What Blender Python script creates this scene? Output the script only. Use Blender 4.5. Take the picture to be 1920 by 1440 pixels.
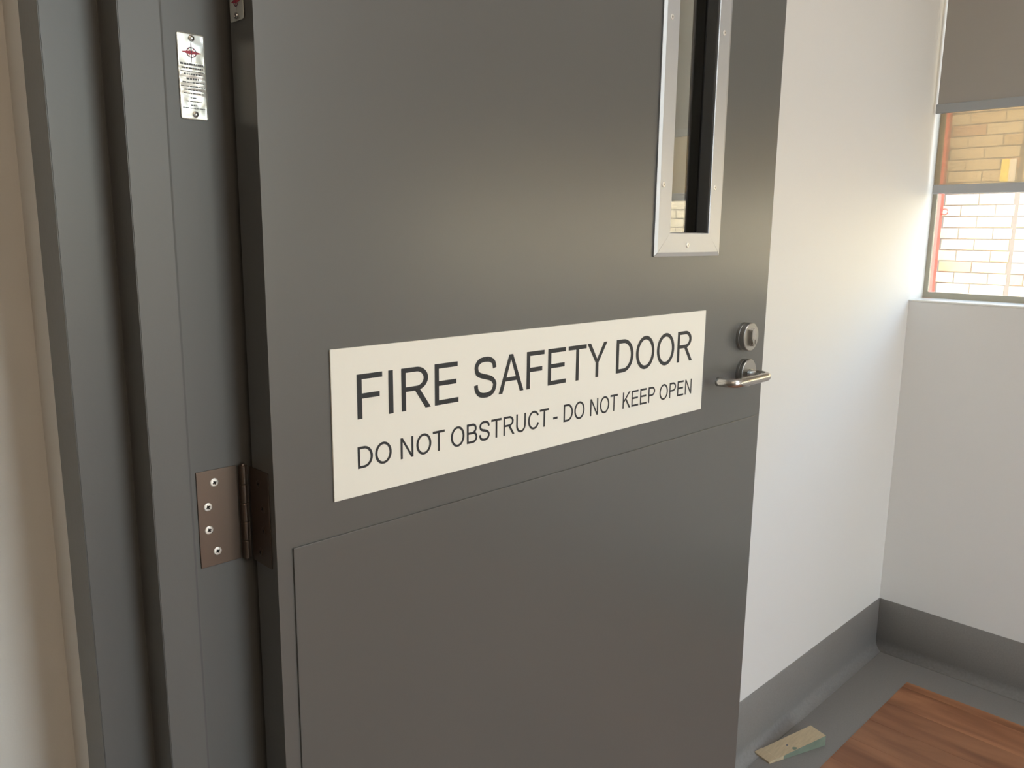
import bpy, bmesh, math, random
from mathutils import Vector, Matrix, noise
random.seed(7)
for o in list(bpy.data.objects):
    bpy.data.objects.remove(o)
S = bpy.context.scene
COL = S.collection
PI = math.pi

# ---------------------------------------------------------------- camera
F_PX, YAW, PITCH, ROLL = 1525.01, 0.7936, -0.1832, 0.0106
CAM = Vector((-0.3585, -0.6856, 1.2908))
d = Vector((math.cos(PITCH)*math.cos(YAW), math.cos(PITCH)*math.sin(YAW), math.sin(PITCH)))
r = Vector((math.sin(YAW), -math.cos(YAW), 0)); u = r.cross(d)
r2 = r*math.cos(ROLL) + u*math.sin(ROLL); u2 = -r*math.sin(ROLL) + u*math.cos(ROLL)
cd = bpy.data.cameras.new('camera'); cam = bpy.data.objects.new('camera', cd); COL.objects.link(cam)
cd.sensor_fit = 'HORIZONTAL'; cd.sensor_width = 36; cd.lens = F_PX/1920*36; cd.clip_start = 0.02
cam.matrix_world = Matrix(((r2.x, u2.x, -d.x, CAM.x), (r2.y, u2.y, -d.y, CAM.y), (r2.z, u2.z, -d.z, CAM.z), (0, 0, 0, 1)))
S.camera = cam

# ---------------------------------------------------------------- world, sun, exposure
W = bpy.data.worlds.new('sky'); S.world = W; W.use_nodes = True
nt = W.node_tree; nt.nodes.clear()
bg = nt.nodes.new('ShaderNodeBackground'); wo = nt.nodes.new('ShaderNodeOutputWorld')
sk = nt.nodes.new('ShaderNodeTexSky'); sk.sky_type = 'NISHITA'; sk.sun_disc = False
sk.sun_elevation = math.radians(48); sk.sun_rotation = math.radians(-80)
wb = nt.nodes.new('ShaderNodeMix'); wb.data_type = 'RGBA'; wb.blend_type = 'MULTIPLY'; wb.inputs[0].default_value = 1; wb.inputs[7].default_value = (1, .855, .69, 1)   # hazy, warm-balanced sky
nt.links.new(sk.outputs[0], wb.inputs[6]); nt.links.new(wb.outputs[2], bg.inputs[0]); nt.links.new(bg.outputs[0], wo.inputs[0])
bg.inputs[1].default_value = 1.75
sd = bpy.data.lights.new('sun', 'SUN'); sd.energy = 2.6; sd.angle = math.radians(.6); sd.color = (1, .94, .84)
sun = bpy.data.objects.new('sun', sd); COL.objects.link(sun)
sun.rotation_euler = Vector((-.75, -.32, .95)).to_track_quat('Z', 'Y').to_euler()
ROOM_FILL = 2.6          # emission of the added ceiling panels in the room
CORRIDOR_FILL = 9         # emission of the added corridor panel
vs = S.view_settings
vs.view_transform = 'Standard'; vs.look = 'None'; vs.gamma = 1; vs.use_curve_mapping = False; vs.exposure = 0.6

# ---------------------------------------------------------------- helpers
def material(name, col, rough=.5, metal=0, spec=.5, noise_scale=0, noise_amt=0, bump=0, bump_scale=200, stretch=None):
    m = bpy.data.materials.new(name); m.use_nodes = True
    n = m.node_tree; b = n.nodes['Principled BSDF']
    b.inputs['Base Color'].default_value = (*col, 1); b.inputs['Roughness'].default_value = rough
    b.inputs['Metallic'].default_value = metal; b.inputs['Specular IOR Level'].default_value = spec
    tc = n.nodes.new('ShaderNodeTexCoord'); mp = n.nodes.new('ShaderNodeMapping')
    n.links.new(tc.outputs['Object'], mp.inputs[0])
    if stretch: mp.inputs['Scale'].default_value = stretch
    if noise_amt:
        t = n.nodes.new('ShaderNodeTexNoise'); t.inputs['Scale'].default_value = noise_scale; t.inputs['Detail'].default_value = 6
        n.links.new(mp.outputs[0], t.inputs['Vector'])
        mx = n.nodes.new('ShaderNodeMix'); mx.data_type = 'RGBA'
        mx.inputs[6].default_value = tuple(c*(1-noise_amt) for c in col)+(1,)
        mx.inputs[7].default_value = tuple(min(1, c*(1+noise_amt)) for c in col)+(1,)
        n.links.new(t.outputs[0], mx.inputs[0]); n.links.new(mx.outputs[2], b.inputs['Base Color'])
    if bump:
        t = n.nodes.new('ShaderNodeTexNoise'); t.inputs['Scale'].default_value = bump_scale; t.inputs['Detail'].default_value = 3
        n.links.new(mp.outputs[0], t.inputs['Vector'])
        bp = n.nodes.new('ShaderNodeBump'); bp.inputs['Strength'].default_value = bump; bp.inputs['Distance'].default_value = .001
        n.links.new(t.outputs[0], bp.inputs['Height']); n.links.new(bp.outputs[0], b.inputs['Normal'])
    return m

def emit(name, col, st):
    m = bpy.data.materials.new(name); m.use_nodes = True; n = m.node_tree; n.nodes.clear()
    e = n.nodes.new('ShaderNodeEmission'); o = n.nodes.new('ShaderNodeOutputMaterial')
    e.inputs[0].default_value = (*col, 1); e.inputs[1].default_value = st
    n.links.new(e.outputs[0], o.inputs[0]); return m

def glass(name, tint, ior):
    m = bpy.data.materials.new(name); m.use_nodes = True; n = m.node_tree; n.nodes.clear()
    o = n.nodes.new('ShaderNodeOutputMaterial'); t = n.nodes.new('ShaderNodeBsdfTransparent'); g = n.nodes.new('ShaderNodeBsdfGlossy')
    f = n.nodes.new('ShaderNodeFresnel'); mx = n.nodes.new('ShaderNodeMixShader')
    t.inputs[0].default_value = (*tint, 1); g.inputs['Roughness'].default_value = .0; f.inputs[0].default_value = ior
    ge = n.nodes.new('ShaderNodeNewGeometry'); mr = n.nodes.new('ShaderNodeMapRange')   # same reflectance on leaving the thin pane
    mr.inputs[3].default_value = ior; mr.inputs[4].default_value = 1/ior
    n.links.new(ge.outputs['Backfacing'], mr.inputs[0]); n.links.new(mr.outputs[0], f.inputs[0])
    n.links.new(f.outputs[0], mx.inputs[0]); n.links.new(t.outputs[0], mx.inputs[1]); n.links.new(g.outputs[0], mx.inputs[2])
    n.links.new(mx.outputs[0], o.inputs[0]); return m

def link(o, parent=None):
    COL.objects.link(o)
    if parent is not None: o.parent = parent
    return o
def obj(name, bm, mats, parent=None, smooth=False, loc=None):
    me = bpy.data.meshes.new(name)
    bmesh.ops.recalc_face_normals(bm, faces=bm.faces)
    bm.to_mesh(me); bm.free()
    for m in (mats if isinstance(mats, (list, tuple)) else [mats]): me.materials.append(m)
    if smooth:
        for p in me.polygons: p.use_smooth = True
    o = bpy.data.objects.new(name, me)
    if loc: o.location = loc
    return link(o, parent)
def empty(name, loc=(0, 0, 0)):
    o = bpy.data.objects.new(name, None); o.location = loc; o.empty_display_size = .05
    return link(o)
def tag(o, label=None, cat=None, group=None, kind=None):
    if label: o['label'] = label
    if cat: o['category'] = cat
    if group: o['group'] = group
    if kind: o['kind'] = kind
    return o
def box(bm, x0, x1, y0, y1, z0, z1, bev=0, mi=0):
    t = bmesh.new()
    v = [t.verts.new((x, y, z)) for x in (x0, x1) for y in (y0, y1) for z in (z0, z1)]
    for f in ((0, 1, 3, 2), (4, 6, 7, 5), (0, 4, 5, 1), (2, 3, 7, 6), (0, 2, 6, 4), (1, 5, 7, 3)):
        t.faces.new([v[i] for i in f])
    if bev:
        bmesh.ops.bevel(t, geom=t.edges[:], offset=bev, segments=2, affect='EDGES', profile=.5)
    for f in t.faces: f.material_index = mi
    me = bpy.data.meshes.new('t'); t.to_mesh(me); t.free()
    bm.from_mesh(me); bpy.data.meshes.remove(me)
    return bm
def bx(*a, **k): return box(bmesh.new(), *a, **k)
def prism(bm, pts, z0, z1, mi=0):
    """closed xy outline extruded in z"""
    lo = [bm.verts.new((x, y, z0)) for x, y in pts]; hi = [bm.verts.new((x, y, z1)) for x, y in pts]
    n = len(pts); fs = []
    for i in range(n): fs.append(bm.faces.new((lo[i], lo[(i+1) % n], hi[(i+1) % n], hi[i])))
    fs.append(bm.faces.new(lo[::-1])); fs.append(bm.faces.new(hi))
    for f in fs: f.material_index = mi
    return bm
def lathe(bm, prof, M, seg=32, mi=0):
    """profile (radius, height) about local z, matrix M"""
    rings = []
    for rr, h in prof:
        if rr < 1e-7: rings.append([bm.verts.new(M @ Vector((0, 0, h)))])
        else: rings.append([bm.verts.new(M @ Vector((rr*math.cos(2*PI*i/seg), rr*math.sin(2*PI*i/seg), h))) for i in range(seg)])
    for a, b in zip(rings, rings[1:]):
        for i in range(seg):
            j = (i+1) % seg
            if len(a) == 1 and len(b) == 1: continue
            if len(a) == 1: f = bm.faces.new((a[0], b[i], b[j]))
            elif len(b) == 1: f = bm.faces.new((a[i], a[j], b[0]))
            else: f = bm.faces.new((a[i], a[j], b[j], b[i]))
            f.material_index = mi
    return bm
def tube(bm, pts, rad, seg=20):
    rings = []; n = len(pts); pts = [Vector(p) for p in pts]
    ref = Vector((0, 0, 1))
    for i, p in enumerate(pts):
        t = (pts[min(i+1, n-1)]-pts[max(i-1, 0)]).normalized()
        a = t.cross(ref).normalized(); b = t.cross(a)
        rings.append([bm.verts.new(p+rad*(a*math.cos(2*PI*k/seg)+b*math.sin(2*PI*k/seg))) for k in range(seg)])
    for A, B in zip(rings, rings[1:]):
        for k in range(seg): bm.faces.new((A[k], A[(k+1) % seg], B[(k+1) % seg], B[k]))
    bm.faces.new(rings[0]); bm.faces.new(rings[-1][::-1])
    return bm
TOWARD_NEG_Y = Matrix.Rotation(PI/2, 4, 'X')      # local z -> -y
TOWARD_NEG_X = Matrix.Rotation(-PI/2, 4, 'Y')     # local z -> -x
def at(x, y, z, R): return Matrix.Translation((x, y, z)) @ R

# ---------------------------------------------------------------- materials
M = {}
M['white'] = material('white_wall_paint', (.78, .755, .725), .55, spec=.3, bump=.12, bump_scale=350)
M['ceiling'] = material('ceiling_paint', (.8, .79, .76), .7)
M['grey'] = material('grey_satin_paint', (.116, .113, .107), .30, spec=.8, bump=.05, bump_scale=240, noise_scale=3, noise_amt=.04)
M['grey'].node_tree.nodes['Principled BSDF'].inputs['IOR'].default_value = 1.5
M['frame'] = material('grey_frame_paint', (.130, .129, .127), .38, spec=.5, bump=.1, bump_scale=160, noise_scale=4, noise_amt=.05)
M['vinyl'] = material('grey_cove_vinyl', (.235, .217, .202), .42, spec=.4, noise_scale=260, noise_amt=.14, bump=.1, bump_scale=500)
M['cove_highlight_scuff'] = material('scuffed_highlight_vinyl', (.250, .232, .217), .45, spec=.4, noise_scale=130, noise_amt=.22, bump=.1, bump_scale=500)  # paler cove tone: highlight along the curve put into the colour, plus scuffing
M['alu'] = material('brushed_aluminium', (.60, .61, .64), .5, 1, bump=.04, bump_scale=90)
M['steel'] = material('satin_stainless', (.62, .60, .57), .24, 1)
M['steel_dark'] = material('satin_stainless_dull', (.46, .45, .43), .32, 1)
M['bright'] = material('bright_screw_steel', (.95, .92, .87), .38, .75)
M['hinge'] = material('satin_hinge_steel', (.18, .138, .114), .40, 1, noise_scale=40, noise_amt=.06, stretch=(1, 1, .2))
M['dark'] = material('dark_recess', (.012, .012, .012), .6)
M['sign'] = material('sign_silver_white', (.90, .865, .79), .42, spec=.4)
M['ink'] = material('sign_black_lettering', (.018, .020, .024), .5)
M['foil'] = material('foil_tag', (.86, .86, .82), .3, .65)
M['print'] = material('tag_grey_print', (.14, .14, .15), .5)
M['red_print'] = material('tag_red_print', (.55, .05, .09), .5)
M['purple_print'] = material('tag_purple_print', (.12, .06, .12), .5)
M['wframe'] = material('window_frame_paint', (.42, .385, .30), .45)
M['sill'] = material('window_sill_gloss', (.82, .80, .74), .3)
M['hem'] = material('blind_hem_bar', (.35, .36, .365), .45)
M['hem_light'] = material('blind_hem_bar_light', (.47, .48, .49), .45)
M['block'] = material('blockout_fabric', (.38, .35, .315), .8, spec=.2, bump=.2, bump_scale=900)
M['red'] = material('red_post_paint', (.46, .05, .04), .5)
M['mortar'] = material('mortar', (.13, .115, .10), .9, noise_scale=60, noise_amt=.1)
M['concrete'] = material('concrete_paving', (.42, .40, .37), .85, noise_scale=8, noise_amt=.15)
M['panel_white'] = material('sign_white', (.8, .8, .78), .5)
M['panel_yellow'] = material('sign_yellow', (.85, .72, .08), .5)
M['timber'] = material('pale_timber', (.56, .44, .28), .7, noise_scale=14, noise_amt=.22, bump=.3, bump_scale=60, stretch=(1.5, 14, 14))
M['timber_green'] = material('green_painted_timber', (.21, .25, .185), .7, noise_scale=30, noise_amt=.3)
M['glass'] = glass('window_glass', (.95, .96, .95), 1.5)
M['door_glass'] = glass('door_glass', (.70, .70, .67), 2.4)

def sheer_fabric():
    m = bpy.data.materials.new('sheer_blind_fabric'); m.use_nodes = True; n = m.node_tree; n.nodes.clear()
    o = n.nodes.new('ShaderNodeOutputMaterial'); t = n.nodes.new('ShaderNodeBsdfTransparent'); df = n.nodes.new('ShaderNodeBsdfDiffuse')
    tr = n.nodes.new('ShaderNodeBsdfTranslucent'); a = n.nodes.new('ShaderNodeMixShader'); b = n.nodes.new('ShaderNodeMixShader')
    t.inputs[0].default_value = (.74, .655, .53, 1); df.inputs[0].default_value = (.45, .38, .28, 1); tr.inputs[0].default_value = (.47, .41, .32, 1)
    a.inputs[0].default_value = .6; b.inputs[0].default_value = .56
    n.links.new(df.outputs[0], a.inputs[1]); n.links.new(tr.outputs[0], a.inputs[2])
    n.links.new(t.outputs[0], b.inputs[1]); n.links.new(a.outputs[0], b.inputs[2]); n.links.new(b.outputs[0], o.inputs[0])
    return m
M['sheer'] = sheer_fabric()

def brick_mat():
    m = bpy.data.materials.new('cream_brick'); m.use_nodes = True; n = m.node_tree; b = n.nodes['Principled BSDF']
    b.inputs['Roughness'].default_value = .85
    oi = n.nodes.new('ShaderNodeObjectInfo'); cr = n.nodes.new('ShaderNodeValToRGB')
    e = cr.color_ramp.elements; e[0].position = 0; e[0].color = (.46, .37, .22, 1); e[1].position = 1; e[1].color = (.40, .22, .13, 1)
    for p, c in ((.3, (.52, .45, .31, 1)), (.6, (.50, .42, .29, 1)), (.82, (.44, .33, .19, 1))):
        k = e.new(p); k.color = c
    n.links.new(oi.outputs['Random'], cr.inputs[0])
    tx = n.nodes.new('ShaderNodeTexNoise'); tx.inputs['Scale'].default_value = 18; tx.inputs['Detail'].default_value = 8
    tc = n.nodes.new('ShaderNodeTexCoord'); n.links.new(tc.outputs['Object'], tx.inputs['Vector'])
    mr = n.nodes.new('ShaderNodeMapRange'); mr.inputs[3].default_value = .85; mr.inputs[4].default_value = 1.12
    n.links.new(tx.outputs[0], mr.inputs[0])
    mx = n.nodes.new('ShaderNodeMix'); mx.data_type = 'RGBA'; mx.blend_type = 'MULTIPLY'; mx.inputs[0].default_value = 1
    n.links.new(cr.outputs[0], mx.inputs[6]); n.links.new(mr.outputs[0], mx.inputs[7]); n.links.new(mx.outputs[2], b.inputs['Base Color'])
    return m
M['brick'] = brick_mat()

def wood_mat():
    m = bpy.data.materials.new('timber_look_vinyl'); m.use_nodes = True; n = m.node_tree; b = n.nodes['Principled BSDF']
    b.inputs['Roughness'].default_value = .38; b.inputs['Specular IOR Level'].default_value = .4
    oi = n.nodes.new('ShaderNodeObjectInfo'); tc = n.nodes.new('ShaderNodeTexCoord'); mp = n.nodes.new('ShaderNodeMapping')
    mp.inputs['Scale'].default_value = (11, 1.9, 1)
    ad = n.nodes.new('ShaderNodeVectorMath'); ad.operation = 'ADD'
    sc = n.nodes.new('ShaderNodeVectorMath'); sc.operation = 'SCALE'; sc.inputs[3].default_value = 7
    n.links.new(oi.outputs['Location'], sc.inputs[0])
    n.links.new(tc.outputs['Object'], mp.inputs[0]); n.links.new(mp.outputs[0], ad.inputs[0]); n.links.new(sc.outputs[0], ad.inputs[1])
    t1 = n.nodes.new('ShaderNodeTexNoise'); t1.inputs['Scale'].default_value = 1.1; t1.inputs['Detail'].default_value = 5; t1.inputs['Distortion'].default_value = .7
    n.links.new(ad.outputs[0], t1.inputs['Vector'])
    cr = n.nodes.new('ShaderNodeValToRGB'); e = cr.color_ramp.elements
    e[0].position = .22; e[0].color = (.13, .055, .023, 1); e[1].position = .80; e[1].color = (.42, .195, .095, 1)
    k = e.new(.44); k.color = (.25, .102, .048, 1); k = e.new(.56); k.color = (.33, .145, .070, 1)
    n.links.new(t1.outputs[0], cr.inputs[0])
    mr = n.nodes.new('ShaderNodeMapRange'); mr.inputs[3].default_value = .90; mr.inputs[4].default_value = 1.28
    n.links.new(oi.outputs['Random'], mr.inputs[0])
    mx = n.nodes.new('ShaderNodeMix'); mx.data_type = 'RGBA'; mx.blend_type = 'MULTIPLY'; mx.inputs[0].default_value = 1
    n.links.new(cr.outputs[0], mx.inputs[6]); n.links.new(mr.outputs[0], mx.inputs[7]); n.links.new(mx.outputs[2], b.inputs['Base Color'])
    return m
M['wood'] = wood_mat()

# ---------------------------------------------------------------- room dimensions
YW = .217          # white wall behind the door (inner face)
XW = 2.1795        # window wall inner face
XG = 2.288         # window frame face (recess behind the ledge)
SILL = 1.110; HEAD = 2.15
YEND = -3.0        # far end of the room
CEIL = 2.7
WY0, WY1 = -2.75, YW            # window opening along y
struct = lambda n, bm, m, **k: tag(obj(n, bm, m, **k), kind='structure')

fl = bmesh.new(); box(fl, -3.2, XW+.25, YEND-.2, YW+.25, -.12, 0)
floor = struct('floor', fl, M['vinyl'])
WX = XW-.1563; WYE = YW-.1563    # corner of the timber inlay
# timber-look planks laid along the window wall, cut narrow at the border
xs = [WX, WX-.036]; 
while xs[-1] > .25: xs.append(xs[-1]-.118)
for i, (a, b) in enumerate(zip(xs, xs[1:])):
    cuts = [WYE, WYE-.55-random.random()*.9]
    while cuts[-1] > -3.6: cuts.append(cuts[-1]-1.5)
    cuts[-1] = -3.8
    for p, q in zip(cuts, cuts[1:]):
        cx, cy = (a+b)/2, (p+q)/2
        pl = bx(-(a-b)/2+.0002, (a-b)/2-.0002, (q-p)/2+.0002, -(q-p)/2-.0002, 0, .0012)
        obj('plank', pl, M['wood'], floor, loc=(cx, cy, 0))
cl = bmesh.new(); box(cl, -3.2, XW+.25, YEND-.2, YW+.25, CEIL, CEIL+.15); struct('ceiling', cl, M['ceiling'])
wl = bmesh.new(); box(wl, -.135, XG+.012, YW, YW+.2, 0, CEIL); box(wl, -3.2, -.135, YW, YW+.2, 0, CEIL); struct('wall_left', wl, M['white'])
wr = bmesh.new()
box(wr, XW, XW+.2, YEND, YW, 0, SILL-.006)
box(wr, XW, XW+.2, YEND, YW, HEAD, CEIL)
box(wr, XW, XW+.2, YEND, WY0, SILL-.006, HEAD)
struct('wall_right', wr, M['white'])
# far wall with a wide window added out of frame to light the room
wf = bmesh.new()
box(wf, -.135, XW+.2, YEND-.2, YEND, 0, .12); box(wf, -.135, XW+.2, YEND-.2, YEND, 2.55, CEIL)
box(wf, -.135, .02, YEND-.2, YEND, .12, 2.55); box(wf, 1.10, XW+.2, YEND-.2, YEND, .12, 2.55)
struct('wall_far', wf, M['white'])
# doorway wall: stub at the hinge side, latch side cut back to widen the opening for light, head over the door
ws = bmesh.new()
box(ws, -.135, .020, .1305, YW, 0, CEIL)
box(ws, -.135, .020, YEND, -1.90, 0, CEIL)
box(ws, -.135, .020, -1.90, .1305, 2.13, CEIL)
struct('wall_front', ws, M['white'])
# corridor (behind the camera)
wc = bmesh.new(); box(wc, -3.2, -.135, -2.35, -2.15, 0, CEIL); struct('wall_corridor', wc, M['white'])
we = bmesh.new(); box(we, -3.4, -3.2, -2.35, YW+.2, 0, CEIL); struct('wall_end', we, M['white'])

# coved vinyl skirting, swept along the two walls with a mitre in the corner
prof = [(.0015, .163), (.003, .162), (.003, .0253)]
R0 = .025
for i in range(1, 13):
    a = PI/2*i/12; prof.append((.003+R0-R0*math.cos(a), .0253-R0*math.sin(a)))
prof.append((.031, .0)); prof.append((0, 0)); prof.append((0, .163))
def sweep(fa, fb):
    bm = bmesh.new(); A = [bm.verts.new(fa(*p)) for p in prof]; B = [bm.verts.new(fb(*p)) for p in prof]; n = len(prof)
    for i in range(n):
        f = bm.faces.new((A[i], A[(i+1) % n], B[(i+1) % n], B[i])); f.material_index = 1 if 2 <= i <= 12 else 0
    for f in bm.faces: f.smooth = True
    bm.faces.new(A[::-1]); bm.faces.new(B)
    for e in bm.edges:
        if e.calc_face_angle(0) > .5: e.smooth = False
    return bm
struct('baseboard_left', sweep(lambda q, z: (.022, YW-q, z), lambda q, z: (XW-q-.0004, YW-q, z)), [M['vinyl'], M['cove_highlight_scuff']])
struct('baseboard_right', sweep(lambda q, z: (XW-q, YW-q-.0004, z), lambda q, z: (XW-q, YEND, z)), [M['vinyl'], M['cove_highlight_scuff']])

# window ledge
tr = bmesh.new(); box(tr, XW-.0015, XG, WY0, YW, SILL-.0058, SILL, bev=.0015); struct('trim_1', tr, M['sill'])

# window: frame with mullion, two panes
win = tag(empty('window_1', (XG, (WY0+WY1)/2, SILL)), kind='structure')
def child(name, bm, m, parent, **k):
    o = obj(name, bm, m, parent, **k)
    o.matrix_parent_inverse = Matrix.Translation(parent.location).inverted()
    return o
b = bmesh.new()
box(b, XG, XG+.012, WY0, WY1, SILL, SILL+.0188, bev=.001); box(b, XG, XG+.012, WY0, WY1, HEAD-.02, HEAD, bev=.001)
box(b, XG, XG+.012, WY1-.0125, WY1, SILL+.0188, HEAD-.02, bev=.001); box(b, XG, XG+.012, WY0, WY0+.0125, SILL+.0188, HEAD-.02, bev=.001)
child('window_frame', b, M['wframe'], win)
MUL = -1.30
child('mullion', bx(XG, XG+.012, MUL-.02, MUL+.02, SILL+.0188, HEAD-.02, bev=.001), M['wframe'], win)
for y0, y1 in ((MUL+.02, WY1-.0125), (WY0+.0125, MUL-.02)):
    child('pane', bx(XG+.006, XG+.0064, y0, y1, SILL+.0188, HEAD-.02), M['glass'], win)
# frame of the added far window (out of frame)
added_win = tag(empty('added_window_2', (1.1, YEND-.1, .12)), kind='structure')
b = bmesh.new()
for x0, x1, z0, z1 in ((.02, 1.10, .12, .17), (.02, 1.10, 2.5, 2.55), (.02, .07, .17, 2.5), (1.05, 1.10, .17, 2.5)):
    box(b, x0, x1, YEND-.13, YEND-.08, z0, z1)
child('window_frame', b, M['wframe'], added_win)

# roller blinds
def blind(name, x, y0, y1, z0, hem, fm, label, bar_y, hm):
    t = tag(empty(name, (x, (y0+y1)/2, HEAD)), label, 'blind', 'roller blinds on the window')
    child('blind_fabric', bx(x-.0004, x+.0004, y0, y1, z0+hem-.002, HEAD-.03), fm, t)
    child('hem_bar', bx(x-.005, x+.005, bar_y[0], bar_y[1], z0, z0+hem, bev=.002), hm, t)
    b = bmesh.new(); lathe(b, [(0, y0), (.014, y0), (.014, y1), (0, y1)], at(x, 0, HEAD-.024, Matrix.Rotation(-PI/2, 4, 'X')), 24)
    child('roller_tube', b, fm, t, smooth=False)
    return t
blind('roller_blind', 2.215, WY0+.014, .2035, 1.6405, .0255, M['block'], 'grey opaque roller blind drawn lower than halfway, its hem above the sheer blind', (WY0+.011, .2065), M['hem'])
blind('roller_blind.001', 2.250, WY0+.014, .2035, 1.4172, .0265, M['sheer'], 'tan see-through roller blind hanging behind the grey one, bricks showing through', (WY0+.012, .2058), M['hem_light'])

# ---------------------------------------------------------------- door frame (pressed metal, double rebate)
fr = bmesh.new()
prism(fr, [(-.145, .1303), (-.145, .077), (-.0995, .077), (-.0995, .033), (-.0655, .033), (-.0655, .058), (.026, .058), (.026, .1303)], 0, 2.13)
prism(fr, [(-.145, -1.900), (.026, -1.900), (.026, -1.803), (-.0655, -1.803), (-.0655, -1.778), (-.0995, -1.778), (-.0995, -1.822), (-.145, -1.822)], 0, 2.13)  # unseen latch jamb, set at double width to admit more light
box(fr, -.145, .026, -1.803, .058, 2.07, 2.13); box(fr, -.0995, -.0655, -1.778, .033, 2.045, 2.07)
bmesh.ops.bevel(fr, geom=[e for e in fr.edges if abs(e.verts[0].co.z-e.verts[1].co.z) > 1.5], offset=.0007, segments=2, affect='EDGES')
tag(obj('trim_2', fr, M['frame']), 'grey painted metal door frame with stepped rebates at left edge', 'door frame', kind='structure')

frame_o = bpy.data.objects['trim_2']
obj('stop_edge_strip', bx(-.0656, -.0634, .0345, .0579, .001, 2.069), material('grey_edge_strip', (.10, .10, .10), .6), frame_o)  # thin dark strip added to draw the line along the stop edge

# ---------------------------------------------------------------- door
T = .042; DW = .92; DH = 2.04; DZ = .008
door = tag(empty('door_1', (0, .0225, DZ)), 'grey fire safety door standing open along the white wall', 'door', kind='structure')
HX0, HX1, HZ0, HZ1 = .6247, .7235, 1.2940, 1.90     # vision opening
lf = bmesh.new()
X = [0, HX0, HX1, DW]; Z = [DZ, HZ0, HZ1, DZ+DH]
for yy in (0, T):
    g = [[lf.verts.new((x, yy, z)) for z in Z] for x in X]
    for i in range(3):
        for j in range(3):
            if (i, j) == (1, 1): continue
            lf.faces.new((g[i][j], g[i+1][j], g[i+1][j+1], g[i][j+1]))
    if yy == 0: G0 = g
    else: G1 = g
def bridge(path):
    for (i, j), (k, l) in zip(path, path[1:]+path[:1]):
        lf.faces.new((G0[i][j], G0[k][l], G1[k][l], G1[i][j]))
bridge([(0, 0), (1, 0), (2, 0), (3, 0), (3, 1), (3, 2), (3, 3), (2, 3), (1, 3), (0, 3), (0, 2), (0, 1)])
bridge([(1, 1), (2, 1), (2, 2), (1, 2)])
outer = [e for e in lf.edges if len(e.link_faces) == 2 and abs(e.link_faces[0].normal.dot(e.link_faces[1].normal)) < .1
         and all(v.co.x < 1e-5 or v.co.x > DW-1e-5 for v in e.verts) and abs(e.verts[0].co.y-e.verts[1].co.y) < 1e-5]
lf.normal_update()
outer = [e for e in lf.edges if all(v.co.x < 1e-5 for v in e.verts) or all(v.co.x > DW-1e-5 for v in e.verts)]
outer = [e for e in outer if abs(e.verts[0].co.y-e.verts[1].co.y) < 1e-5]
bmesh.ops.bevel(lf, geom=outer, offset=.0012, segments=2, affect='EDGES')
child('leaf', lf, M['grey'], door)
# reveal lining: two timber halves with the glass pinched between them
b = bmesh.new()
for y0, y1 in ((.0008, .0172), (.0192, T-.0008)):
    for x0, x1 in ((HX0+.0001, HX0+.0006), (HX1-.0006, HX1-.0001)): box(b, x0, x1, y0, y1, HZ0+.0001, HZ1-.0001)
    box(b, HX0+.0001, HX1-.0001, y0, y1, HZ0+.0001, HZ0+.0006)
child('reveal_lining', b, M['frame'], door)
b = bmesh.new()
for x0, x1 in ((HX0, HX0+.0020), (HX1-.0020, HX1)): box(b, x0, x1, .0168, .0196, HZ0, HZ1)
child('glazing_seal', b, M['dark'], door)
child('glass_pane', bx(HX0+.0005, HX1-.0005, .0180, .0184, HZ0+.0005, HZ1), M['door_glass'], door)
# kick plate
child('kick_plate', bx(.0172, .917, -.0022, -.0001, DZ+.006, .9859, bev=.0006), M['grey'], door)

# vision panel beads: chamfered aluminium members, mitred at the corners
OX0, OX1, OZ0, OZ1 = .5893, .7579, 1.2605, 1.935
def bead(a, b_, face):
    """member between outer corners a->b (x,z); inner edge offset toward the opening; profile chamfered"""
    bm = bmesh.new()
    cx, cz = (HX0+HX1)/2, (HZ0+HZ1)/2
    s = 1 if face < 0.01 else -1
    def corner(p, w, h):
        x, z = p
        ix = HX0 if x < cx else HX1; iz = HZ0 if z < cz else HZ1
        return bm.verts.new((x+(ix-x)*w, face-s*h, z+(iz-z)*w))
    k = 1.0 if s > 0 else .72     # the far-side bead sits back from the opening
    pr = [(0, .0002), (0, .0023), (.17, .0040), (.97*k, .0040), (k, .0032), (k, .0002)]
    A = [corner(a, w, h) for w, h in pr]; B = [corner(b_, w, h) for w, h in pr]; n = len(pr)
    for i in range(n): bm.faces.new((A[i], A[(i+1) % n], B[(i+1) % n], B[i]))
    bm.faces.new(A[::-1]); bm.faces.new(B)
    return bm
g = .0004
corners = [(OX0, OZ0), (OX1, OZ0), (OX1, OZ1), (OX0, OZ1)]
beads = []
def shr(a, b):   # hairline mitre joint
    va = Vector((a[0], 0, a[1])); vb = Vector((b[0], 0, b[1])); t = (vb-va).normalized()*g
    return ((a[0]+t.x, a[1]+t.z), (b[0]-t.x, b[1]-t.z))
for k in range(4):
    a, c = shr(corners[k], corners[(k+1) % 4])
    beads.append(child('vision_bead', bead(a, c, 0), M['alu'], door))
for k in range(4):
    a, c = shr(corners[k], corners[(k+1) % 4])
    child('vision_bead', bead(a, c, T), M['alu'], door)
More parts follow.
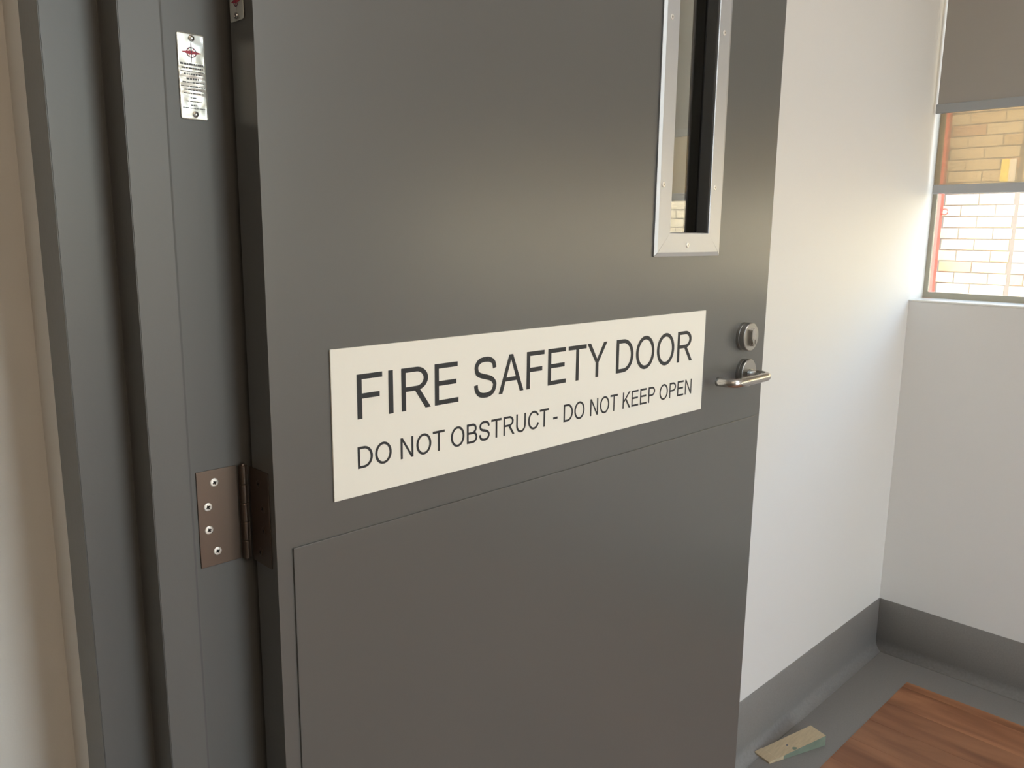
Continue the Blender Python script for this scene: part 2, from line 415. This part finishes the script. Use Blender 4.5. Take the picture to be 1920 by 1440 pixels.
def screw(parent, M4, rad, mats, name='screw', dome=.0012):
    bm = bmesh.new()
    lathe(bm, [(rad, 0), (rad, dome*.4), (rad*.82, dome*.85), (rad*.36, dome), (rad*.30, dome*.2), (0, -.0002+dome*.1)], M4, 20)
    for k in range(2):
        R4 = M4 @ Matrix.Rotation(k*PI/2+.5, 4, 'Z')
        t = bx(-rad*.50, rad*.50, -rad*.13, rad*.13, dome*.5, dome*1.03, mi=1); bmesh.ops.transform(t, matrix=R4, verts=t.verts)
        me = bpy.data.meshes.new('t'); t.to_mesh(me); t.free(); bm.from_mesh(me); bpy.data.meshes.remove(me)
    bm.faces.ensure_lookup_table()
    c0 = M4 @ Vector((0, 0, 0))
    for f in bm.faces:
        cc = f.calc_center_median()-c0
        nrm = (M4.to_3x3() @ Vector((0, 0, 1)))
        if (cc-nrm*cc.dot(nrm)).length < rad*.2: f.material_index = 1
    o = obj(name, bm, mats, parent)
    def chain(p): return chain(p.parent) if p.parent else p
    o.matrix_parent_inverse = Matrix.Translation(chain(parent).location).inverted() if parent.parent is None else Matrix.Identity(4)
    return o
for x, z, bi in ((.6058, 1.5785, 3), (.7370, 1.5800, 1), (.6028, 1.3595, 3), (.7337, 1.3610, 1), (.6690, 1.2763, 0), (.605, 1.80, 3), (.736, 1.80, 1)):
    screw(beads[bi], at(x, -.0040, z, TOWARD_NEG_Y), .0036, [M['bright'], M['steel_dark']])

# ---- sign
SG = [.0648, .7312, 1.0223, 1.1775]
sign = child('safety_sign', bx(SG[0], SG[1], -.0022, -.0001, SG[2], SG[3], bev=.0004), M['sign'], door)
tag(sign, 'long off-white sign reading FIRE SAFETY DOOR, DO NOT OBSTRUCT, DO NOT KEEP OPEN')
def rect(x0, x1, y0, y1): return [[(x0, y0), (x1, y0), (x1, y1), (x0, y1)]]
def ring(cx, cy, RX, RY, rx, ry, a0, a1, n=24):
    out = []
    for i in range(n):
        t0 = math.radians(a0+(a1-a0)*i/n); t1 = math.radians(a0+(a1-a0)*(i+1)/n)
        out.append([(cx+RX*math.cos(t0), cy+RY*math.sin(t0)), (cx+RX*math.cos(t1), cy+RY*math.sin(t1)),
                    (cx+rx*math.cos(t1), cy+ry*math.sin(t1)), (cx+rx*math.cos(t0), cy+ry*math.sin(t0))])
    return out
def spline(ctrl, w, n=8):
    P = [Vector(c) for c in ctrl]; P = [2*P[0]-P[1]]+P+[2*P[-1]-P[-2]]; pts = []
    for i in range(1, len(P)-2):
        for k in range(n):
            t = k/n; a, b, c, e = P[i-1], P[i], P[i+1], P[i+2]
            pts.append(.5*((2*b)+(c-a)*t+(2*a-5*b+4*c-e)*t*t+(3*b-a-3*c+e)*t**3))
    pts.append(P[-2]); L = []; R = []
    for i, p in enumerate(pts):
        t = (pts[min(i+1, len(pts)-1)]-pts[max(i-1, 0)]).normalized(); nn = Vector((-t.y, t.x))*w/2
        L.append(p+nn); R.append(p-nn)
    return [[tuple(L[i]), tuple(L[i+1]), tuple(R[i+1]), tuple(R[i])] for i in range(len(pts)-1)]
GL = {
 'F': (611, rect(84, 179, 0, 716)+rect(179, 583, 632, 716)+rect(179, 525, 322, 406)),
 'I': (278, rect(93, 189, 0, 716)),
 'E': (667, rect(79, 174, 0, 716)+rect(174, 606, 632, 716)+rect(174, 577, 332, 416)+rect(174, 624, 0, 84)),
 'T': (611, rect(24, 589, 632, 716)+rect(259, 354, 0, 632)),
 'A': (667, [[(-1, 0), (101, 0), (334, 640), (276, 716)], [(566, 0), (669, 0), (378, 716), (320, 640)], [(276, 716), (334, 640), (320, 640), (378, 716)], [(160, 217), (505, 217), (475, 294), (190, 294)]]),
 'Y': (667, [[(286, 0), (381, 0), (381, 303), (286, 303)], [(3, 716), (286, 303), (333, 385), (118, 716)], [(286, 303), (381, 303), (333, 385)], [(662, 716), (545, 716), (333, 385), (381, 303)]]),
 'N': (722, rect(76, 167, 0, 716)+rect(549, 640, 0, 716)+[[(76, 716), (173, 716), (640, 0), (543, 0)]]),
 'K': (667, rect(73, 168, 0, 716)+[[(168, 360), (523, 716), (651, 716), (168, 245)], [(280, 355), (348, 425), (670, 0), (545, 0)]]),
 'O': (778, ring(390, 358, 342, 370, 244, 287, 0, 360, 48)),
 'C': (722, ring(392, 358, 342, 370, 246, 287, 29, 338, 40)),
 'D': (722, rect(77, 172, 0, 716)+rect(172, 322, 632, 716)+rect(172, 322, 0, 84)+ring(322, 358, 360, 358, 262, 274, -90, 90, 28)),
 'P': (667, rect(77, 172, 0, 716)+rect(172, 365, 632, 716)+rect(172, 365, 291, 375)+ring(365, 503.5, 258, 212.5, 160, 128.5, -90, 90)),
 'R': (722, rect(79, 174, 0, 716)+rect(174, 400, 637, 716)+rect(174, 400, 318, 397)+ring(400, 517, 254, 199, 156, 120, -90, 90)+[[(360, 330), (478, 330), (711, 0), (592, 0)]]),
 'B': (667, rect(73, 168, 0, 716)+rect(168, 378, 632, 716)+rect(168, 390, 331, 415)+rect(168, 390, 0, 84)+ring(378, 531, 206, 185, 110, 101, -75, 90)+ring(390, 207.5, 230, 207.5, 132, 123.5, -90, 90)),
 'U': (722, rect(79, 174, 285, 716)+rect(549, 643, 285, 716)+ring(361, 285, 282, 297, 187, 212, 180, 360, 28)),
 'S': (667, spline([(562, 508), (535, 610), (450, 668), (320, 684), (190, 662), (115, 590), (105, 520), (140, 440), (240, 392), (360, 360), (480, 318), (555, 245), (562, 180), (520, 90), (430, 42), (330, 30), (200, 52), (115, 130), (91, 236)], 92)),
 '-': (333, rect(32, 301, 214, 302)),
}
def word(bm, txt, x0, x1, z0, cap):
    adv = [GL[c][0] for c in txt]; pos = [sum(adv[:i]) for i in range(len(txt))]
    allx = [pos[i]+p[0] for i, c in enumerate(txt) for q in GL[c][1] for p in q]
    lo, hi = min(allx), max(allx); kx = (x1-x0)/(hi-lo); kz = cap/716
    lay = 0
    for i, c in enumerate(txt):
        for q in GL[c][1]:
            lay = (lay+1) % 5
            bm.faces.new([bm.verts.new((x0+(pos[i]+p[0]-lo)*kx, -.00235-lay*.000004, z0+p[1]*kz)) for p in q])
def lettering(words, z0, cap, name):
    bm = bmesh.new()
    for t, a, c in words: word(bm, t, a, c, z0, cap)
    o = obj(name, bm, M['ink'], sign); o.matrix_parent_inverse = Matrix.Translation(door.location).inverted() @ Matrix.Identity(4)
    o.matrix_parent_inverse = Matrix.Translation(-door.location) if False else Matrix.Identity(4)
    return o
lettering([('FIRE', .0944, .2292), ('SAFETY', .2527, .4926), ('DOOR', .5126, .6981)], 1.1033, .0462, 'headline_lettering')
lettering([('DO', .0934, .1360), ('NOT', .1477, .2089), ('OBSTRUCT', .2178, .3797), ('-', .3878, .3962), ('DO', .4075, .4490), ('NOT', .4605, .5192), ('KEEP', .5304, .6062), ('OPEN', .6174, .7007)], 1.0513, .0231, 'second_line_lettering')

# ---- lock and lever
LX, LZ = .8505, 1.1277
lock = child('lock_escutcheon', lathe(bmesh.new(), [(0, 0), (.0232, 0), (.0232, .0052), (.0227, .0056), (.0232, .006), (.0232, .0142), (.0222, .0152), (0, .0152)], at(LX, 0, LZ, TOWARD_NEG_Y), 48), M['steel_dark'], door)
b = bmesh.new()   # oval cylinder body
pts = []
for i in range(16): a = PI*i/15; pts.append((.0078*math.cos(a), .0075+.0078*math.sin(a)))
for i in range(16): a = PI+PI*i/15; pts.append((.0068*math.cos(a), -.0085+.0068*math.sin(a)))
prism(b, pts, .0152, .0205); bmesh.ops.transform(b, matrix=at(LX, 0, LZ, TOWARD_NEG_Y), verts=b.verts)
bmesh.ops.bevel(b, geom=[e for e in b.edges if all(v.co.y < -.020 for v in e.verts)], offset=.0009, segments=2, affect='EDGES')
o = obj('lock_cylinder', b, M['steel'], lock)
b = bmesh.new(); lathe(b, [(0, .0205), (.0055, .0205), (.0055, .0216), (.005, .0221), (0, .0221)], at(LX, 0, LZ-.0078, TOWARD_NEG_Y), 24)
o = obj('key_plug', b, M['steel_dark'], lock)
o = obj('keyhole', bx(LX-.0006, LX+.0006, -.0224, -.0219, LZ-.0115, LZ-.004), M['dark'], lock)
RX, RZ = .8565, 1.0665
pts = []
def arc(c, v0, v1, n=8):
    return [tuple(Vector(c)+Vector(v0)*math.cos(PI/2*i/n)+Vector(v1)*math.sin(PI/2*i/n)) for i in range(n+1)]
B = .016; LEN = .110; YB = -.0495
pts = [(RX, -.010, RZ), (RX, -.03, RZ)]+arc((RX-B, YB+B, RZ), (B, 0, 0), (0, -B, 0))
pts += [(RX-LEN/2, YB, RZ)]+arc((RX-LEN+B, YB+B, RZ), (0, -B, 0), (-B, 0, 0))+[(RX-LEN, -.026, RZ), (RX-LEN, -.0195, RZ)]
lever = child('lever_handle', tube(bmesh.new(), pts, .0071, 24), M['steel'], door, smooth=True)
rose = obj('handle_rose', lathe(bmesh.new(), [(0, 0), (.0232, 0), (.0232, .0050), (.0227, .0053), (.0232, .0056), (.0232, .0112), (.0222, .0122), (0, .0122)], at(RX, 0, RZ, TOWARD_NEG_Y), 48), M['steel_dark'], lever)

# ---------------------------------------------------------------- hinge
hz0, hz1 = .9660, 1.0630
hinge = tag(empty('hinge', (-.004, .0535, hz0)), 'bronze-toned steel butt hinge joining door edge to grey frame', 'hinge')
frame_leaf = child('hinge_leaf', bx(-.0497, -.0085, .0566, .0580, hz0, hz1, bev=.0003), M['hinge'], hinge)
door_leaf = child('hinge_leaf', bx(-.0012, -.0001, .0085, .0450, hz0, hz1, bev=.0003), M['hinge'], hinge)
for k in range(5):
    z0 = hz0+(hz1-hz0)*k/5; z1 = hz0+(hz1-hz0)*(k+1)/5
    b = bmesh.new(); lathe(b, [(0, z0+.0003), (.0040, z0+.0003), (.0044, z0+.0008), (.0044, z1-.0008), (.0040, z1-.0003), (0, z1-.0003)], at(-.0042, .0530, 0, Matrix.Identity(4)), 20)
    child('knuckle', b, M['hinge'], hinge)
b = bmesh.new(); lathe(b, [(0, hz0-.002), (.0022, hz0-.0016), (.0027, hz0), (.0027, hz1), (.0022, hz1+.0016), (0, hz1+.002)], at(-.0042, .0530, 0, Matrix.Identity(4)), 16)
child('hinge_pin', b, M['hinge'], hinge)
for x, z in ((-.0322, 1.0501), (-.0398, 1.0268), (-.0400, 1.0034), (-.0328, .9801)):
    screw(frame_leaf, at(x, .0566, z, TOWARD_NEG_Y), .0042, [M['bright'], M['dark']], dome=.0008)
for y, z in ((.0272, 1.0487), (.0205, 1.0251), (.0205, 1.0028), (.0290, .9784)):
    screw(door_leaf, at(-.0012, y, z, TOWARD_NEG_X), .0042, [M['hinge'], M['dark']], dome=.0008)

# ---------------------------------------------------------------- foil compliance tags
def foil_tag(name, label, frame4, flip, group):
    """local x right, y up (25 x 73 mm), z out of the surface"""
    t = tag(empty(name), label, 'tag', group)
    Wd, Ht = .0252, .0733
    def wav(x, y):
        e = noise.noise(Vector((x*70, y*95, 3.1)))*.0006+noise.noise(Vector((x*160, y*210, 9)))*.00022
        if -.018 < y < .012: e += .00045*math.sin((y*900+x*55))
        edge = min(1, (Wd/2-abs(x))/.003+.25)
        return .0009+e*edge
    n, m = 18, 52; bm = bmesh.new()
    g = []
    for i in range(n+1):
        row = []
        for j in range(m+1):
            x = -Wd/2+Wd*i/n; y = -Ht/2+Ht*j/m
            c = .0022                           # rounded corners
            dx = max(0, abs(x)-(Wd/2-c)); dy = max(0, abs(y)-(Ht/2-c)); L = math.hypot(dx, dy)
            if L > c:
                x -= math.copysign(dx*(1-c/L), x); y -= math.copysign(dy*(1-c/L), y)
            row.append(bm.verts.new((x, y, wav(x, y))))
        g.append(row)
    for i in range(n):
        for j in range(m): bm.faces.new((g[i][j], g[i+1][j], g[i+1][j+1], g[i][j+1]))
    pl = obj('tag_plate', bm, M['foil'], t, smooth=True)
    so = pl.modifiers.new('thick', 'SOLIDIFY'); so.thickness = .0003; so.offset = -1
    s = 1
    def quadstrip(bm, pts, mi=0, lift=.00018):
        bm.faces.new([bm.verts.new((x, y, wav(x, y)+lift)) for x, y in pts]).material_index = mi
    em = bmesh.new(); cy = .0205
    for i in range(28):
        a, b_ = 2*PI*i/28, 2*PI*(i+1)/28
        quadstrip(em, [(.0046*math.cos(a), cy+.0046*math.sin(a)), (.0046*math.cos(b_), cy+.0046*math.sin(b_)), (.0037*math.cos(b_), cy+.0037*math.sin(b_)), (.0037*math.cos(a), cy+.0037*math.sin(a))], 0)
    for sx in (-1, 1):
        quadstrip(em, [(0, cy+.0015), (sx*.004, cy+.0012), (sx*.004, cy-.0012), (0, cy-.0015)], 1, .00022)
        quadstrip(em, [(sx*.004, cy+.0012), (sx*.0085, cy+.0002), (sx*.0085, cy-.0002), (sx*.004, cy-.0012)], 1, .00022)
        quadstrip(em, [(-.0006, cy), (.0006, cy), (.0001, cy+sx*.0085), (-.0001, cy+sx*.0085)], 0, .0002)
        quadstrip(em, [(-.0028, cy-sx*.0032), (-.0022, cy-sx*.0034), (.0028, cy+sx*.0032), (.0022, cy+sx*.0034)], 1, .0002)
    obj('emblem', em, [M['purple_print'], M['red_print']], t)
    pr = bmesh.new(); rnd = random.Random(5)
    rows = [(.0105, .0105, .0011), (.0072, .0095, .0009), (.0044, .0106, .0004), (.0020, .0078, .0009), (-.0018, .0055, .0011), (-.0050, .0095, .0007), (-.0082, .0108, .0006),
            (-.0113, .0082, .0006), (-.0143, .0088, .0006), (-.0180, .0030, .0006), (-.0210, .0068, .0006), (-.0243, .0030, .0006), (-.0268, .0105, .0005)]
    for y, hw, h in rows:
        h *= 1.5
        x = -hw
        while x < hw-.0006:
            w = min(rnd.choice((.0012, .0018, .0026, .0034)), hw-x)
            k = max(1, int(w/.0009))
            for q in range(k):
                xa = x+w*q/k; xb = x+w*(q+1)/k
                quadstrip(pr, [(xa, y-h/2), (xb, y-h/2), (xb, y+h/2), (xa, y+h/2)], 0, .0002)
            x += w+.0005
    obj('small_print', pr, M['print'], t)
    for y in (.0325, -.0318):
        bm = bmesh.new(); lathe(bm, [(.0027, .0012), (.0025, .0021), (.0012, .0026), (.0009, .0018), (0, .0017)], Matrix.Translation((.0006, y, 0)), 18)
        obj('rivet', bm, M['steel_dark'], t)
    t.matrix_world = frame4 @ (Matrix.Rotation(PI, 4, 'Z') if flip else Matrix.Identity(4))
    return t
foil_tag('compliance_tag', 'crumpled silver certification tag with red star emblem, riveted to the grey frame', at(-.0300, .0580, 1.4244, TOWARD_NEG_Y), False, 'fire certification tags')
RZX = Matrix(((0, 0, -1, 0), (-1, 0, 0, 0), (0, 1, 0, 0), (0, 0, 0, 1)))
foil_tag('compliance_tag.001', 'shadowed silver certification tag on the dark door edge, cut by the top of the picture', Matrix.Translation((0, .0262, 1.5080)) @ RZX, True, 'fire certification tags')

# ---------------------------------------------------------------- wooden door wedge on the grey floor margin
bm = bmesh.new()
A = Vector((1.3910, .2020, 0)); Bq = Vector((1.3790, .1545, 0)); Cq = Vector((1.5526, .0917, 0)); Dq = Vector((1.567, .1400, 0))
N = 10
top0, top1, bot0, bot1 = [], [], [], []
for i in range(N+1):
    s_ = [0, .13, .145, .25, .36, .47, .58, .68, .79, .9, 1][i]
    h = .004+.0245*s_
    if i <= 1: h = .0045+.002*s_
    if i == 1: h = .0088
    p = A.lerp(Dq, s_); q = Bq.lerp(Cq, s_); j = (random.random()-.5)*.001
    top0.append(bm.verts.new((p.x+j, p.y+j, h))); bot0.append(bm.verts.new((p.x, p.y, .0003)))
    top1.append(bm.verts.new((q.x-j, q.y+j, h))); bot1.append(bm.verts.new((q.x, q.y, .0003)))
for i in range(N):
    bm.faces.new((top0[i], top0[i+1], top1[i+1], top1[i]))
    f = bm.faces.new((top1[i], top1[i+1], bot1[i+1], bot1[i])); f.material_index = 1 if i > 2 else 0
    f = bm.faces.new((top0[i], top0[i+1], bot0[i+1], bot0[i]))
    bm.faces.new((bot0[i], bot0[i+1], bot1[i+1], bot1[i]))
bm.faces.new((top0[0], top1[0], bot1[0], bot0[0])); bm.faces.new((top0[N], top1[N], bot1[N], bot0[N]))
def on_top(s_, t_, rad, lift=.0002):
    p = A.lerp(Dq, s_).lerp(Bq.lerp(Cq, s_), t_); h = .004+.0245*s_
    return p.x, p.y, h+lift
wedge = tag(obj('door_wedge', bm, [M['timber'], M['timber_green']]), 'small pale timber door wedge with green side, lying on grey vinyl margin', 'door stop')
def patch(name, s_, t_, ls, lt, m):
    b = bmesh.new(); vs_ = []
    for k in range(9):
        a = 2*PI*k/9; rr = .8+.35*random.random()
        vs_.append(b.verts.new(on_top(s_+ls*rr*math.cos(a), min(.995, t_+lt*rr*math.sin(a)), 0)))
    b.faces.new(vs_); obj(name, b, m, wedge)
patch('knot_hole', .44, .50, .018, .06, M['print'])
patch('dark_chip', .47, .88, .035, .11, M['timber_green'])

# ---------------------------------------------------------------- outside: brick wall, red post, sign panel, paving
XB = 6.6; Z0 = 1.5385; CH = .0852; L = .24
bw = tag(empty('brick_wall', (XB, .6, -.3)), 'sunlit cream brick wall outside, seen through the window', 'wall')
child('mortar', bx(XB+.006, XB+.25, -7, 1.62, -.3, 3.6), M['mortar'], bw)
CJ = 1.095       # vertical control joint
def brick_spans(row, ya, yb):
    off = 1.354 if row % 2 == 0 else 1.234
    k = math.floor((ya-off)/L)-1; out = []
    while off+k*L < yb:
        a, b_ = off+k*L+.004, off+(k+1)*L-.004
        a, b_ = max(a, ya), min(b_, yb)
        if b_-a > .03: out.append((a, b_))
        k += 1
    return out
bmesh_full = bx(-.05, .05, -.5, .5, -.5, .5).copy()
me_full = bpy.data.meshes.new('brick'); 
b = bmesh.new(); box(b, 0, .1, -.116, .116, -.0386, .0386); bmesh.ops.bevel(b, geom=[e for e in b.edges if all(v.co.x < .001 for v in e.verts)], offset=.003, segments=1, affect='EDGES')
bmesh.ops.recalc_face_normals(b, faces=b.faces); b.to_mesh(me_full); b.free(); me_full.materials.append(M['brick'])
rest = bmesh.new(); cnt = 0
for row in range(-18, 22):
    zc = Z0+row*CH+CH/2
    spans = brick_spans(row, CJ+.012, 1.62)+brick_spans(row, -6.9, CJ-.012)
    for a, c in spans:
        near = .70 < zc < 3.05 and c > .35
        j = (random.random()-.5)*.004
        if near:
            o = bpy.data.objects.new('brick', me_full); COL.objects.link(o); o.parent = bw
            o.location = Vector((XB+j, (a+c)/2, zc))-bw.location; o.scale = (1, (c-a)/.232, 1); cnt += 1
        else:
            box(rest, XB+j, XB+.1, a, c, zc-.0386, zc+.0386)
mass = child('brick_mass', rest, M['brick'], bw); mass['kind'] = 'stuff'
print('bricks', cnt)
post = tag(obj('red_post', bx(6.40, 6.46, 1.574-.02, 1.66, -.3, 3.5, bev=.004), M['red']), 'red square metal post outside, by the left edge of the window', 'post')
b = bmesh.new()
pts = [(6.43, 1.5575+.0, 1.487)]+[(6.43, 1.532+.022*math.cos(a), 1.487+.022*math.sin(a)) for a in [2*PI*k/16 for k in range(17)]]
tube(b, pts[1:], .0055, 8); box(b, 6.415, 6.445, 1.550, 1.562, 1.472, 1.502)
obj('ring_hook', b, M['red'], post)
pn = tag(obj('sign_panel', bx(XB-.012, XB-.005, 1.1268, 1.2249, 1.707, 1.868), M['panel_white']), 'little white and yellow panel on the bricks behind the tan blind', 'sign')
obj('yellow_stripe', bx(XB-.0135, XB-.0115, 1.172, 1.2249, 1.707, 1.868), M['panel_yellow'], pn)
gr = bmesh.new(); box(gr, XW+.25, 30, -30, 30, -.42, -.3); box(gr, -30, 30, -30, YEND-.2, -.42, -.3); tag(obj('ground', gr, M['concrete']), kind='structure')

# ---------------------------------------------------------------- glowing ceiling panels added out of view for light, sky portals
def fill_panel(name, x, y, sx, sy, st, col, label):
    t = tag(empty(name, (x, y, CEIL)), label, 'light', 'added fill panels')
    b = bmesh.new()
    for a in ((x-sx/2-.03, x-sx/2, y-sy/2-.03, y+sy/2+.03), (x+sx/2, x+sx/2+.03, y-sy/2-.03, y+sy/2+.03), (x-sx/2, x+sx/2, y-sy/2-.03, y-sy/2), (x-sx/2, x+sx/2, y+sy/2, y+sy/2+.03)):
        box(b, *a, CEIL-.012, CEIL-.0005)
    child('fill_frame', b, M['hem'], t)
    child('fill_diffuser', bx(x-sx/2, x+sx/2, y-sy/2, y+sy/2, CEIL-.008, CEIL-.001), emit('fill_emission', col, st), t)
fill_panel('added_ceiling_panel', 1.0, -1.35, .6, 1.2, ROOM_FILL, (1, .96, .88), 'long glowing panel added unseen on the room ceiling, nearest the open door')
fill_panel('added_ceiling_panel.001', 1.15, -2.3, .6, 1.0, ROOM_FILL, (1, .96, .88), 'glowing panel added unseen on the ceiling at the far end of the room')
fill_panel('added_ceiling_panel.002', -.62, -1.70, .5, .5, CORRIDOR_FILL, (1, .80, .58), 'warm glowing panel added unseen on the corridor ceiling')
# sky portals fill the window and the added far opening so the daylight samples cleanly
for nm, loc, rot, sx, sy in (('window_daylight', (XG+.08, (WY0+WY1)/2, (SILL+HEAD)/2), (0, PI/2, 0), HEAD-SILL, WY1-WY0),
                             ('added_window_portal', (.56, YEND-.15, 1.335), (-PI/2, 0, 0), 1.08, 2.4)):
    ld = bpy.data.lights.new(nm, 'AREA'); ld.shape = 'RECTANGLE'; ld.size = sx; ld.size_y = sy; ld.cycles.is_portal = True
    lo = bpy.data.objects.new(nm, ld); lo.location = loc; lo.rotation_euler = rot; COL.objects.link(lo)
